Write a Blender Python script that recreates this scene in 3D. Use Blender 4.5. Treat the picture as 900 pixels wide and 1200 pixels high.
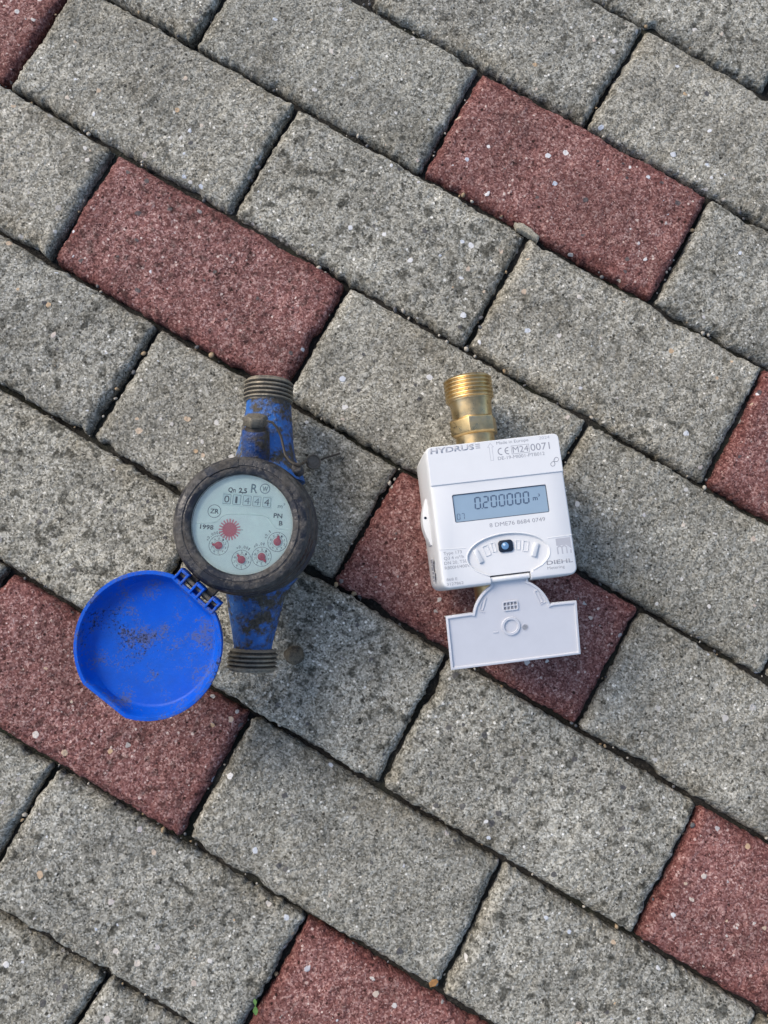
import bpy, bmesh, math, random
import numpy as np
from mathutils import Vector, Matrix, Euler

# ------------------------------------------------------------------ camera, sky, sun, exposure
for o in list(bpy.data.objects):
    bpy.data.objects.remove(o)
S = bpy.context.scene
COL = S.collection
MM = 0.001
random.seed(7)
rng = np.random.default_rng(11)

cam_d = bpy.data.cameras.new('camera')
cam = bpy.data.objects.new('camera', cam_d)
COL.objects.link(cam)
S.camera = cam
cam_d.sensor_fit = 'HORIZONTAL'
cam_d.sensor_width = 36.0
cam_d.lens = 36.0
cam_d.clip_start = 0.01
cam_d.clip_end = 300.0
R = Matrix(((0.99931, 0.02378, 0.02863), (0.02667, -0.9941, -0.10512), (0.02597, 0.10581, -0.99405)))
Rb = Matrix((R[0], -R[1], -R[2])).transposed()
cam.matrix_world = Matrix.Translation((-0.02433, -0.09213, 0.54495)) @ Rb.to_4x4()

SUN_FROM = Vector((-0.75, 0.55, 0.80)).normalized()
SUN_EL = math.asin(SUN_FROM.z)
SUN_AZ = math.atan2(SUN_FROM.x, SUN_FROM.y)
world = bpy.data.worlds.new('World')
S.world = world
world.use_nodes = True
wn = world.node_tree
sky = wn.nodes.new('ShaderNodeTexSky')
sky.sky_type = 'NISHITA'
sky.sun_disc = False
sky.sun_elevation = SUN_EL
sky.sun_rotation = SUN_AZ
sky.air_density = 1.0
sky.dust_density = 2.5
sky.ozone_density = 1.0
bg = wn.nodes['Background']
bg.inputs['Strength'].default_value = 0.135
wn.links.new(sky.outputs[0], bg.inputs['Color'])

sun_d = bpy.data.lights.new('sun', 'SUN')
sun_d.energy = 1.25
sun_d.angle = math.radians(26)
sun_d.color = (1.0, 0.91, 0.81)
sun = bpy.data.objects.new('sun', sun_d)
COL.objects.link(sun)
sun.rotation_euler = SUN_FROM.to_track_quat('Z', 'Y').to_euler()

S.view_settings.view_transform = 'Standard'
S.view_settings.look = 'None'
S.view_settings.gamma = 1.0
S.view_settings.use_curve_mapping = False
S.view_settings.exposure = 0.80
S.render.engine = 'CYCLES'

# ------------------------------------------------------------------ node helpers
class NT:
    def __init__(self, name):
        self.m = bpy.data.materials.new(name)
        self.m.use_nodes = True
        self.t = self.m.node_tree
        self.b = self.t.nodes['Principled BSDF']
        self.out = self.t.nodes['Material Output']
    def n(self, typ, ins=None, **kw):
        nd = self.t.nodes.new(typ)
        for k, v in kw.items():
            setattr(nd, k, v)
        for k, v in (ins or {}).items():
            self.set(nd.inputs[k], v)
        return nd
    def set(self, sock, v):
        if isinstance(v, bpy.types.NodeSocket):
            self.t.links.new(v, sock)
        elif isinstance(v, (tuple, list)) and len(v) == 3 and sock.type == 'RGBA':
            sock.default_value = (*v, 1)
        else:
            sock.default_value = v
    def p(self, k, v):
        self.set(self.b.inputs[k], v)
    def math(self, op, a, b=0.0, clamp=False):
        nd = self.t.nodes.new('ShaderNodeMath')
        nd.operation = op
        nd.use_clamp = clamp
        self.set(nd.inputs[0], a)
        self.set(nd.inputs[1], b)
        return nd.outputs[0]
    def mix(self, f, a, b, mode='MIX'):
        nd = self.t.nodes.new('ShaderNodeMix')
        nd.data_type = 'RGBA'
        nd.blend_type = mode
        self.set(nd.inputs[0], f)
        self.set(nd.inputs[6], a)
        self.set(nd.inputs[7], b)
        return nd.outputs[2]
    def ramp(self, f, stops, interp='LINEAR'):
        nd = self.t.nodes.new('ShaderNodeValToRGB')
        nd.color_ramp.interpolation = interp
        e = nd.color_ramp.elements
        while len(e) < len(stops):
            e.new(0.5)
        for el, (pos, c) in zip(e, stops):
            el.position = pos
            el.color = (*c, 1) if isinstance(c, (tuple, list)) else (c, c, c, 1)
        self.set(nd.inputs[0], f)
        return nd.outputs[0]
    def noise(self, co, scale, detail=2.0, rough=0.5):
        return self.n('ShaderNodeTexNoise', {'Vector': co, 'Scale': scale, 'Detail': detail, 'Roughness': rough}).outputs['Fac']
    def vor(self, co, scale, feature='F1'):
        return self.n('ShaderNodeTexVoronoi', {'Vector': co, 'Scale': scale}, feature=feature)
    def bump(self, h, strength, dist, normal=None):
        ins = {'Height': h, 'Strength': strength, 'Distance': dist}
        if normal is not None:
            ins['Normal'] = normal
        return self.n('ShaderNodeBump', ins).outputs[0]
    def coords(self, jitter=True):
        tc = self.n('ShaderNodeTexCoord').outputs['Object']
        if not jitter:
            return tc
        oi = self.n('ShaderNodeObjectInfo').outputs['Random']
        off = self.n('ShaderNodeCombineXYZ', {'X': self.math('MULTIPLY', oi, 37.0), 'Y': self.math('MULTIPLY', oi, 91.0), 'Z': self.math('MULTIPLY', oi, 13.0)}).outputs[0]
        return self.n('ShaderNodeVectorMath', {0: tc, 1: off}, operation='ADD').outputs[0]

def sc(f, a):
    return tuple(x * a for x in f)

def concrete(name, red):
    g = NT(name)
    co = g.coords()
    oi = g.n('ShaderNodeObjectInfo').outputs['Random']
    # sand grains
    v = g.vor(co, 900.0)
    sep = g.n('ShaderNodeSeparateColor', {0: v.outputs['Color']})
    v2 = g.vor(co, 480.0)
    sep2 = g.n('ShaderNodeSeparateColor', {0: v2.outputs['Color']})
    fine = g.noise(co, 1900.0, 2.0, 0.6)
    coarse = g.noise(co, 190.0, 4.0, 0.65)
    val = g.math('ADD', g.math('MULTIPLY', sep.outputs[0], 0.50), g.math('MULTIPLY', fine, 0.34))
    val = g.math('ADD', val, g.math('MULTIPLY', sep2.outputs[0], 0.16))
    val = g.math('ADD', val, g.math('MULTIPLY', g.math('SUBTRACT', coarse, 0.5), 0.55))
    # single bright quartz and dark grains
    spk = g.math('MULTIPLY', g.math('GREATER_THAN', sep2.outputs[1], 0.93), g.math('LESS_THAN', v2.outputs['Distance'], g.math('MULTIPLY', sep2.outputs[2], 0.55)))
    drk = g.math('MULTIPLY', g.math('LESS_THAN', sep2.outputs[1], 0.06), g.math('LESS_THAN', v2.outputs['Distance'], g.math('MULTIPLY', sep2.outputs[2], 0.60)))
    val = g.math('ADD', val, g.math('SUBTRACT', g.math('MULTIPLY', spk, 0.42), g.math('MULTIPLY', drk, 0.38)))
    val = g.math('ADD', g.math('MULTIPLY', g.math('SUBTRACT', val, 0.5), 0.9), 0.5, True)
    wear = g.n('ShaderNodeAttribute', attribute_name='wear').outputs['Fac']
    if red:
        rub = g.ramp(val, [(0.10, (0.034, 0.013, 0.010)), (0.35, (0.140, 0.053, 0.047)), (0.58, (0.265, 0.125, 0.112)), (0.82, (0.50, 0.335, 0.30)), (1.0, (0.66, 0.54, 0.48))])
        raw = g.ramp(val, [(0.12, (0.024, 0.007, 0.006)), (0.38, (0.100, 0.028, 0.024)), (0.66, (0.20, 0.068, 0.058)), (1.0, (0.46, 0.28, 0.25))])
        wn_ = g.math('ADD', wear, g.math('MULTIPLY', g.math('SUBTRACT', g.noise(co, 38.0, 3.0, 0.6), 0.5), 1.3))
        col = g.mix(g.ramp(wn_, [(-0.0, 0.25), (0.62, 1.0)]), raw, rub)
    else:
        col = g.ramp(val, [(0.10, (0.045, 0.042, 0.033)), (0.33, (0.160, 0.153, 0.126)), (0.55, (0.312, 0.301, 0.256)), (0.80, (0.54, 0.525, 0.465)), (1.0, (0.82, 0.80, 0.74))])
    # broad tone differences within and between pavers
    tone = g.ramp(g.noise(co, 24.0, 4.0, 0.6), [(0.32, 0.70), (0.68, 1.14)])
    col = g.mix(1.0, col, tone, 'MULTIPLY')
    per = g.ramp(oi, [(0.0, (0.80, 0.81, 0.80)), (0.3, (1.0, 0.985, 0.95)), (0.65, (0.90, 0.91, 0.91)), (1.0, (1.08, 1.07, 1.03))])
    col = g.mix(1.0, col, per, 'MULTIPLY')
    # brownish soil film collected here and there
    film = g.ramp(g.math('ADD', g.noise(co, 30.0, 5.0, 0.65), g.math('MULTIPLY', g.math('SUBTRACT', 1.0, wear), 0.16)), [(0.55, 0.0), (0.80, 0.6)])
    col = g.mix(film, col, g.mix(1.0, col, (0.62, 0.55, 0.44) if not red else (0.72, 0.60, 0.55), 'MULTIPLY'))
    # dark lichen spots, thicker on some pavers than on others
    sp = g.ramp(g.noise(co, 135.0, 2.0, 0.55), [(0.55, 0.0), (0.65, 1.0)])
    spb = g.ramp(g.noise(co, 300.0, 2.0, 0.6), [(0.62, 0.0), (0.68, 1.0)])
    spm = g.ramp(g.math('ADD', g.noise(co, 15.0, 3.0), g.math('MULTIPLY', g.math('SUBTRACT', oi, 0.5), 0.42)), [(0.32, 0.2), (0.58, 1.0)])
    sp = g.math('MAXIMUM', sp, spb)
    col = g.mix(g.math('MULTIPLY', g.math('MULTIPLY', sp, spm), 0.95 if not red else 0.7), col, g.mix(1.0, col, (0.30, 0.30, 0.285), 'MULTIPLY'))
    # exposed aggregate
    wco = g.n('ShaderNodeVectorMath', {0: co, 1: g.n('ShaderNodeVectorMath', {0: g.n('ShaderNodeTexNoise', {'Vector': co, 'Scale': 260.0, 'Detail': 2.0}).outputs['Color'], 1: (0.0032, 0.0032, 0.0032)}, operation='MULTIPLY').outputs[0]}, operation='ADD').outputs[0]
    a = g.vor(wco, 120.0)
    asep = g.n('ShaderNodeSeparateColor', {0: a.outputs['Color']})
    size = g.math('MULTIPLY', g.math('POWER', asep.outputs[1], 2.2), 0.30)
    wob = a.outputs['Distance']
    inside = g.ramp(g.math('SUBTRACT', size, wob), [(0.0, 0.0), (0.03, 1.0)])
    sel = g.math('GREATER_THAN', asep.outputs[0], 0.35)
    am = g.math('MULTIPLY', inside, sel)
    acol = g.ramp(asep.outputs[2], [(0.0, (0.05, 0.05, 0.055)), (0.25, (0.10, 0.095, 0.09)), (0.45, (0.45, 0.43, 0.40)), (0.62, (0.62, 0.60, 0.56)), (0.78, (0.48, 0.33, 0.19)), (0.9, (0.50, 0.55, 0.62)), (1.0, (0.72, 0.70, 0.66))])
    col = g.mix(g.math('MULTIPLY', am, 0.85), col, acol)
    g.p('Base Color', col)
    g.p('Roughness', g.ramp(val, [(0.2, 0.95), (0.9, 0.72)]))
    g.p('Specular IOR Level', 0.3)
    h = g.math('ADD', val, g.math('MULTIPLY', am, 0.5))
    pits = g.ramp(g.noise(co, 260.0, 3.0, 0.6), [(0.32, 0.0), (0.5, 1.0)])
    nrm = g.bump(h, 0.6, 0.0005)
    nrm = g.bump(pits, 0.55, 0.0009, nrm)
    g.p('Normal', nrm)
    return g.m

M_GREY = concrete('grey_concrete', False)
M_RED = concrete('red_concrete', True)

def soil():
    g = NT('joint_soil')
    co = g.coords(False)
    v = g.noise(co, 500.0, 4.0, 0.7)
    col = g.ramp(v, [(0.3, (0.006, 0.0054, 0.0042)), (0.55, (0.018, 0.016, 0.012)), (0.75, (0.085, 0.078, 0.063))])
    col = g.mix(g.ramp(g.noise(co, 22.0, 3.0), [(0.52, 0.0), (0.7, 0.5)]), col, (0.022, 0.03, 0.012))
    g.p('Base Color', col)
    g.p('Roughness', 1.0)
    g.p('Normal', g.bump(v, 1.0, 0.002))
    return g.m
M_SOIL = soil()

def plain(name, col, rough=0.5, metal=0.0, var=0.08, scale=120.0, bump=0.0, spec=0.5, bscale=600.0):
    g = NT(name)
    co = g.coords(False)
    f = g.ramp(g.noise(co, scale, 4.0, 0.6), [(0.3, 1.0 - var), (0.7, 1.0 + var * 0.5)])
    g.p('Base Color', g.mix(1.0, (*col,), f, 'MULTIPLY'))
    g.p('Roughness', g.ramp(g.noise(co, scale * 2.3, 3.0), [(0.3, max(rough - 0.07, 0.02)), (0.7, min(rough + 0.07, 1.0))]))
    g.p('Metallic', metal)
    g.p('Specular IOR Level', spec)
    if bump > 0:
        g.p('Normal', g.bump(g.noise(co, bscale, 3.0, 0.6), bump, 0.0004))
    return g.m

M_WHITE = plain('white_plastic', (0.635, 0.645, 0.645), 0.42, 0, 0.02, 90.0, 0.05, 0.4, 1800.0)
M_FLAP = plain('flap_plastic', (0.56, 0.57, 0.595), 0.45, 0, 0.03, 90.0, 0.05, 0.4, 1800.0)
M_PRINT = plain('grey_print', (0.24, 0.25, 0.275), 0.6)
M_PRINT_PALE = plain('pale_grey_print', (0.37, 0.38, 0.41), 0.6)
M_LCD = plain('lcd_glass', (0.25, 0.345, 0.43), 0.10, 0, 0.05, 40.0, 0.0, 0.6)
M_LCD_INK = plain('lcd_segment', (0.065, 0.10, 0.155), 0.3)
M_LCD_EDGE = plain('lcd_outline', (0.05, 0.07, 0.10), 0.5)
M_SENSOR = plain('sensor_black', (0.012, 0.018, 0.03), 0.15)
M_LENS = plain('sensor_lens', (0.12, 0.24, 0.40), 0.05)
M_LENS_HI = plain('sensor_glint', (0.50, 0.60, 0.70), 0.15)
M_LEAD = plain('lead_grey', (0.15, 0.128, 0.098), 0.55, 0.2, 0.35, 500.0, 0.4)
M_WIRE = plain('dark_wire', (0.045, 0.038, 0.03), 0.55, 0.4, 0.3, 800.0, 0.3)
M_DIAL = plain('dial_enamel', (0.88, 0.98, 0.90), 0.45, 0, 0.06, 60.0)
M_DIAL_INK = plain('dial_ink', (0.035, 0.055, 0.065), 0.6)
M_DIAL_PALE = plain('dial_pale_ink', (0.22, 0.30, 0.31), 0.6)
M_DRUM = plain('digit_drum', (0.76, 0.88, 0.84), 0.5)
M_POINTER = plain('pointer_red', (0.55, 0.05, 0.08), 0.4)
M_STAR = plain('star_red', (0.62, 0.10, 0.13), 0.45)
M_STAR_PALE = plain('star_pale_red', (0.70, 0.24, 0.27), 0.5)
M_LEAF = plain('seedling_leaf', (0.10, 0.20, 0.045), 0.5, 0, 0.3, 400.0)
M_DRYLEAF = plain('dry_leaf', (0.32, 0.16, 0.05), 0.7, 0, 0.4, 300.0, 0.4)
M_QUARTZ = plain('pale_pebble', (0.40, 0.37, 0.31), 0.6, 0, 0.35, 300.0, 0.3)
M_OCHRE = plain('ochre_pebble', (0.29, 0.21, 0.12), 0.65, 0, 0.35, 300.0, 0.3)
M_DARKPEB = plain('dark_pebble', (0.10, 0.10, 0.10), 0.7, 0, 0.35, 300.0, 0.3)

def brass():
    g = NT('brass')
    co = g.coords(False)
    n = g.noise(co, 70.0, 4.0, 0.65)
    g.p('Base Color', g.ramp(n, [(0.3, (0.42, 0.31, 0.16)), (0.55, (0.66, 0.49, 0.25)), (0.75, (0.56, 0.46, 0.30))]))
    g.p('Metallic', 1.0)
    g.p('Roughness', g.ramp(g.noise(co, 260.0, 3.0), [(0.3, 0.26), (0.7, 0.44)]))
    g.p('Normal', g.bump(g.noise(co, 1100.0, 2.0), 0.18, 0.0003))
    return g.m
M_BRASS = brass()

def grimy(name, base, grime, lo, hi, rough=0.55, metal=0.0, scale=55.0, bump=0.5, pale=None, crest=None):
    g = NT(name)
    co = g.coords(False)
    n = g.noise(co, scale, 6.0, 0.68)
    n2 = g.noise(co, scale * 5.5, 4.0, 0.65)
    f = g.ramp(g.math('ADD', g.math('MULTIPLY', n, 0.72), g.math('MULTIPLY', n2, 0.28)), [(lo, 0.0), (hi, 1.0)])
    gcol = g.mix(g.ramp(g.noise(co, scale * 9, 3.0), [(0.35, 0.0), (0.7, 1.0)]), grime, sc(grime, 2.6))
    bcol = g.mix(g.ramp(g.noise(co, scale * 2.2, 4.0), [(0.35, 0.0), (0.7, 1.0)]), base, sc(base, 0.62))
    col = g.mix(f, bcol, gcol)
    if pale:
        col = g.mix(g.ramp(g.noise(co, scale * 3.1, 6.0, 0.75), [(0.57, 0.0), (0.70, 0.7)]), col, pale)
        col = g.mix(g.ramp(g.noise(co, scale * 14, 4.0, 0.7), [(0.60, 0.0), (0.70, 0.55)]), col, pale)
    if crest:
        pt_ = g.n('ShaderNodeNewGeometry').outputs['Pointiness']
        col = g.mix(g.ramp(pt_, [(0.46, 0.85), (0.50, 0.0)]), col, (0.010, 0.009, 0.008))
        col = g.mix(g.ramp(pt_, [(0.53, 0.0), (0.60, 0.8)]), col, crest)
    g.p('Base Color', col)
    g.p('Roughness', g.mix(f, (rough,) * 3, (0.92,) * 3))
    g.p('Metallic', g.math('MULTIPLY', g.math('SUBTRACT', 1.0, f), metal))
    g.p('Normal', g.bump(g.math('ADD', n2, g.math('MULTIPLY', f, 0.8)), bump, 0.0008))
    return g.m
M_PAINT = grimy('chipped_blue_paint', (0.012, 0.125, 0.44), (0.034, 0.029, 0.022), 0.455, 0.545, 0.42, 0, 52.0, 0.7, (0.16, 0.24, 0.34))
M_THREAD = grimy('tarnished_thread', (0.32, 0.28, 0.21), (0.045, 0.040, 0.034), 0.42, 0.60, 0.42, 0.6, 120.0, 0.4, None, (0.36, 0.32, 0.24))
M_BEZEL = grimy('grimy_bezel', (0.011, 0.012, 0.017), (0.037, 0.034, 0.030), 0.46, 0.58, 0.36, 0, 34.0, 0.6, (0.135, 0.126, 0.112))
M_BODY = grimy('grimy_casting', (0.020, 0.028, 0.045), (0.034, 0.030, 0.025), 0.40, 0.56, 0.55, 0, 45.0, 0.6, (0.13, 0.12, 0.10))
M_BOLT = grimy('grimy_bolt', (0.16, 0.145, 0.11), (0.06, 0.052, 0.042), 0.45, 0.6, 0.5, 0.3, 130.0, 0.5)
M_BOSS = grimy('grimy_blue_boss', (0.008, 0.05, 0.20), (0.034, 0.029, 0.022), 0.42, 0.54, 0.42, 0, 60.0, 0.7)
M_MUD = grimy('muddy_stone', (0.17, 0.135, 0.085), (0.04, 0.033, 0.025), 0.45, 0.6, 0.28, 0, 160.0, 0.8)

def lid_mat():
    g = NT('blue_lid_plastic')
    co = g.coords(False)
    n = g.noise(co, 42.0, 6.0, 0.7)
    n2 = g.noise(co, 330.0, 4.0, 0.7)
    f = g.math('ADD', g.math('MULTIPLY', n, 0.7), g.math('MULTIPLY', n2, 0.3))
    z = g.n('ShaderNodeSeparateXYZ', {0: co}).outputs[2]
    flat = g.ramp(z, [(0.0, 1.0), (0.006, 0.25)])          # soil lies on the floor of the dish
    film = g.math('MULTIPLY', g.ramp(g.noise(co, 24.0, 5.0, 0.7), [(0.40, 0.0), (0.68, 0.42)]), flat)
    dust = g.math('MULTIPLY', g.ramp(g.math('ADD', g.math('MULTIPLY', g.noise(co, 62.0, 5.0, 0.68), 0.6), g.math('MULTIPLY', g.noise(co, 700.0, 3.0, 0.6), 0.4)), [(0.51, 0.0), (0.585, 0.55)]), flat)
    black = g.math('MULTIPLY', g.ramp(g.math('ADD', g.math('MULTIPLY', g.noise(co, 30.0, 3.0), 0.5), g.math('MULTIPLY', g.noise(co, 520.0, 4.0, 0.75), 0.5)), [(0.575, 0.0), (0.62, 0.85)]), flat)
    scr = g.n('ShaderNodeTexWave', {'Vector': co, 'Scale': 60.0, 'Distortion': 14.0, 'Detail': 3.0, 'Detail Scale': 2.0}, wave_type='RINGS').outputs['Fac']
    scr = g.math('MULTIPLY', g.ramp(scr, [(0.93, 0.0), (0.99, 0.5)]), g.ramp(g.noise(co, 50.0, 3.0), [(0.5, 0.0), (0.65, 1.0)]))
    col = g.mix(g.ramp(g.noise(co, 30.0, 3.0), [(0.3, 0.0), (0.7, 1.0)]), (0.0, 0.070, 0.47), (0.0, 0.105, 0.60))
    col = g.mix(film, col, (0.018, 0.045, 0.14))
    col = g.mix(scr, col, (0.004, 0.05, 0.26))
    col = g.mix(dust, col, (0.105, 0.098, 0.085))
    col = g.mix(black, col, (0.012, 0.013, 0.016))
    g.p('Base Color', col)
    g.p('Specular IOR Level', 0.18)
    g.p('Roughness', g.mix(g.math('MAXIMUM', dust, black), (0.42,) * 3, (0.9,) * 3))
    g.p('Normal', g.bump(g.math('ADD', n2, dust), 0.25, 0.0006))
    return g.m
M_LID = lid_mat()

def glass_mat():
    g = NT('register_glass')
    co = g.coords(False)
    fr = g.n('ShaderNodeFresnel', {'IOR': 1.45}).outputs[0]
    tr = g.n('ShaderNodeBsdfTransparent', {'Color': (0.97, 1.0, 0.99)}).outputs[0]
    gl = g.n('ShaderNodeBsdfGlossy', {'Color': (1, 1, 1), 'Roughness': 0.12}).outputs[0]
    df = g.n('ShaderNodeBsdfDiffuse', {'Color': (0.66, 0.70, 0.68)}).outputs[0]
    m1 = g.n('ShaderNodeMixShader', {0: fr, 1: tr, 2: gl}).outputs[0]
    haze = g.ramp(g.noise(co, 90.0, 5.0, 0.7), [(0.4, 0.0), (0.75, 0.06)])
    m2 = g.n('ShaderNodeMixShader', {0: haze, 1: m1, 2: df}).outputs[0]
    g.t.links.new(m2, g.out.inputs['Surface'])
    return g.m
M_GLASS = glass_mat()

# ------------------------------------------------------------------ mesh helpers
def link(name, me, parent=None, M=None):
    o = bpy.data.objects.new(name, me)
    COL.objects.link(o)
    if parent is not None:
        o.parent = parent
    if M is not None:
        o.matrix_local = M
    return o

def thing(name, label, cat, loc=(0, 0, 0), rot=0.0, group=None):
    o = bpy.data.objects.new(name, None)
    COL.objects.link(o)
    o.location = loc
    o.rotation_euler = (0, 0, rot)
    o.empty_display_size = 0.02
    o['label'] = label
    o['category'] = cat
    if group:
        o['group'] = group
    return o

def tag(o, label, cat, group=None, kind=None):
    o['label'] = label
    o['category'] = cat
    if group:
        o['group'] = group
    if kind:
        o['kind'] = kind
    return o

class MB:
    """collects geometry in millimetres, builds ONE mesh object"""
    def __init__(self):
        self.v, self.f = [], []
    def add(self, vs, fs, M=None):
        k = len(self.v)
        self.v += [tuple(M @ Vector(p)) if M is not None else tuple(p) for p in vs]
        self.f += [tuple(i + k for i in f) for f in fs]
        return self
    def loft(self, rings, M=None, cap0=True, cap1=True):
        n = len(rings[0])
        vs = [p for r in rings for p in r]
        fs = []
        for i in range(len(rings) - 1):
            for j in range(n):
                a, b = i * n + j, i * n + (j + 1) % n
                fs.append((a, b, b + n, a + n))
        if cap0:
            fs.append(tuple(reversed(range(n))))
        if cap1:
            fs.append(tuple(range((len(rings) - 1) * n, len(rings) * n)))
        return self.add(vs, fs, M)
    def lathe(self, prof, n=48, M=None, cap0=True, cap1=True, a0=0.0):
        rings = [[(r * math.cos(a0 + 2 * math.pi * j / n), r * math.sin(a0 + 2 * math.pi * j / n), z) for j in range(n)] for r, z in prof]
        return self.loft(rings, M, cap0, cap1)
    def prism(self, poly, z0, z1, M=None):
        return self.loft([[(x, y, z0) for x, y in poly], [(x, y, z1) for x, y in poly]], M)
    def box(self, x0, x1, y0, y1, z0, z1, M=None):
        return self.prism([(x0, y0), (x1, y0), (x1, y1), (x0, y1)], z0, z1, M)
    def tube(self, pts, r, n=8, closed=False):
        pts = [Vector(p) for p in pts]
        rings = []
        m = len(pts)
        up = Vector((0, 0, 1))
        for i, p in enumerate(pts):
            if closed:
                t = pts[(i + 1) % m] - pts[i - 1]
            else:
                t = pts[min(i + 1, m - 1)] - pts[max(i - 1, 0)]
            t.normalize()
            s = t.cross(up)
            if s.length < 1e-3:
                s = Vector((1, 0, 0))
            s.normalize()
            u = s.cross(t)
            rr = r[i] if isinstance(r, (list, tuple)) else r
            rings.append([p + (s * math.cos(2 * math.pi * j / n) + u * math.sin(2 * math.pi * j / n)) * rr for j in range(n)])
        if closed:
            rings.append(rings[0])
        return self.loft(rings, None, not closed, not closed)
    def build(self, name, mat, parent=None, M=None, bevel=0.0, seg=2, angle=35.0, smooth=True):
        me = bpy.data.meshes.new(name)
        me.from_pydata([(a * MM, b * MM, c * MM) for a, b, c in self.v], [], self.f)
        bm = bmesh.new()
        bm.from_mesh(me)
        bmesh.ops.remove_doubles(bm, verts=bm.verts, dist=1e-7)
        bmesh.ops.recalc_face_normals(bm, faces=bm.faces)
        if bevel > 0:
            es = [e for e in bm.edges if len(e.link_faces) == 2 and e.calc_face_angle(0) > math.radians(40)]
            bmesh.ops.bevel(bm, geom=es, offset=bevel * MM, segments=seg, affect='EDGES', profile=0.6, clamp_overlap=True)
        bm.to_mesh(me)
        bm.free()
        finish(me, mat, angle, smooth)
        return link(name, me, parent, M)

def finish(me, mat, angle=35.0, smooth=True):
    if mat is not None:
        me.materials.clear()
        me.materials.append(mat)
    if smooth:
        me.polygons.foreach_set('use_smooth', [True] * len(me.polygons))
        me.set_sharp_from_angle(angle=math.radians(angle))
    me.update()

def boolean(o, cutters, op='DIFFERENCE', angle=35.0):
    """cuts the cutters out of o for good"""
    for c in cutters:
        md = o.modifiers.new('cut', 'BOOLEAN')
        md.operation = op
        md.solver = 'EXACT'
        md.object = c
    bpy.context.view_layer.update()
    dg = bpy.context.evaluated_depsgraph_get()
    me = bpy.data.meshes.new_from_object(o.evaluated_get(dg))
    o.modifiers.clear()
    old = o.data
    mat = old.materials[0]
    o.data = me
    finish(me, mat, angle)
    for c in cutters:
        bpy.data.objects.remove(c)

def rrect(x0, x1, y0, y1, r, k=5):
    rs = r if isinstance(r, (list, tuple)) else [r] * 4      # br, tr, tl, bl
    out = []
    for (cx, cy, a0, rr) in ((x1, y0, -90, rs[0]), (x1, y1, 0, rs[1]), (x0, y1, 90, rs[2]), (x0, y0, 180, rs[3])):
        sx = -1 if cx == x1 else 1
        sy = 1 if cy == y0 else -1
        for i in range(k + 1):
            a = math.radians(a0 + 90 * i / k)
            out.append((cx + sx * rr + rr * math.cos(a), cy + sy * rr + rr * math.sin(a)))
    return out

def offset(poly, d):
    """shrinks a counter-clockwise polygon by d"""
    n = len(poly)
    out = []
    for i in range(n):
        p0, p1, p2 = Vector(poly[i - 1]), Vector(poly[i]), Vector(poly[(i + 1) % n])
        e1, e2 = (p1 - p0), (p2 - p1)
        if e1.length < 1e-6: e1 = e2
        if e2.length < 1e-6: e2 = e1
        n1 = Vector((-e1.y, e1.x)).normalized()
        n2 = Vector((-e2.y, e2.x)).normalized()
        b = n1 + n2
        b = b / max(b.length_squared * 0.5, 0.3)
        out.append((p1.x + b.x * d, p1.y + b.y * d))
    return out

def at_z(poly, z):
    return [(x, y, z) for x, y in poly]

def text(s, x0, y0, x1, h, z, mat, parent, rot=0.0, weight=0.0, name='lettering', thick=0.05, shear=0.0):
    """a line of lettering: left end x0, base line y0, fitted to width x1-x0 and letter height h (mm)"""
    c = bpy.data.curves.new(name, 'FONT')
    c.body = s
    c.size = 1.0
    c.offset = weight
    c.shear = shear
    c.resolution_u = 3
    tmp = bpy.data.objects.new('tmp_text', c)
    COL.objects.link(tmp)
    bpy.context.view_layer.update()
    dg = bpy.context.evaluated_depsgraph_get()
    me = bpy.data.meshes.new_from_object(tmp.evaluated_get(dg))
    bpy.data.objects.remove(tmp)
    bpy.data.curves.remove(c)
    co = np.zeros(len(me.vertices) * 3)
    me.vertices.foreach_get('co', co)
    co = co.reshape(-1, 3)
    lo, hi = co.min(0), co.max(0)
    top = 0.70
    sx = (x1 - x0) / (hi[0] - lo[0])
    q = np.zeros_like(co)
    q[:, 0] = (co[:, 0] - lo[0]) * sx
    q[:, 1] = co[:, 1] * h / top
    ca, sa = math.cos(rot), math.sin(rot)
    x = x0 + q[:, 0] * ca - q[:, 1] * sa
    y = y0 + q[:, 0] * sa + q[:, 1] * ca
    me.vertices.foreach_set('co', (np.c_[x, y, np.full(len(x), z)] * MM).ravel())
    bm = bmesh.new()
    bm.from_mesh(me)
    r = bmesh.ops.extrude_face_region(bm, geom=bm.faces[:])
    bmesh.ops.translate(bm, verts=[e for e in r['geom'] if isinstance(e, bmesh.types.BMVert)], vec=(0, 0, thick * MM))
    bmesh.ops.recalc_face_normals(bm, faces=bm.faces)
    bm.to_mesh(me)
    bm.free()
    finish(me, mat, smooth=False)
    return link(name, me, parent)

# value noise on the plane, for the relief of the pavers
def vnoise(x, y, seed):
    xi, yi = np.floor(x).astype(np.int64), np.floor(y).astype(np.int64)
    fx, fy = x - xi, y - yi
    fx, fy = fx * fx * (3 - 2 * fx), fy * fy * (3 - 2 * fy)
    def h(a, b):
        k = (a * 374761393 + b * 668265263 + seed * 974711) & 0xffffffff
        k = ((k ^ (k >> 13)) * 1274126177) & 0xffffffff
        return ((k ^ (k >> 16)) & 0xffff) / 65535.0
    return (h(xi, yi) * (1 - fx) + h(xi + 1, yi) * fx) * (1 - fy) + (h(xi, yi + 1) * (1 - fx) + h(xi + 1, yi + 1) * fx) * fy

# ------------------------------------------------------------------ the pavement
GA = 0.5                                                    # bond direction
DU = np.array((math.cos(GA), -math.sin(GA)))
DV = np.array((-math.sin(GA), -math.cos(GA)))
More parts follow.
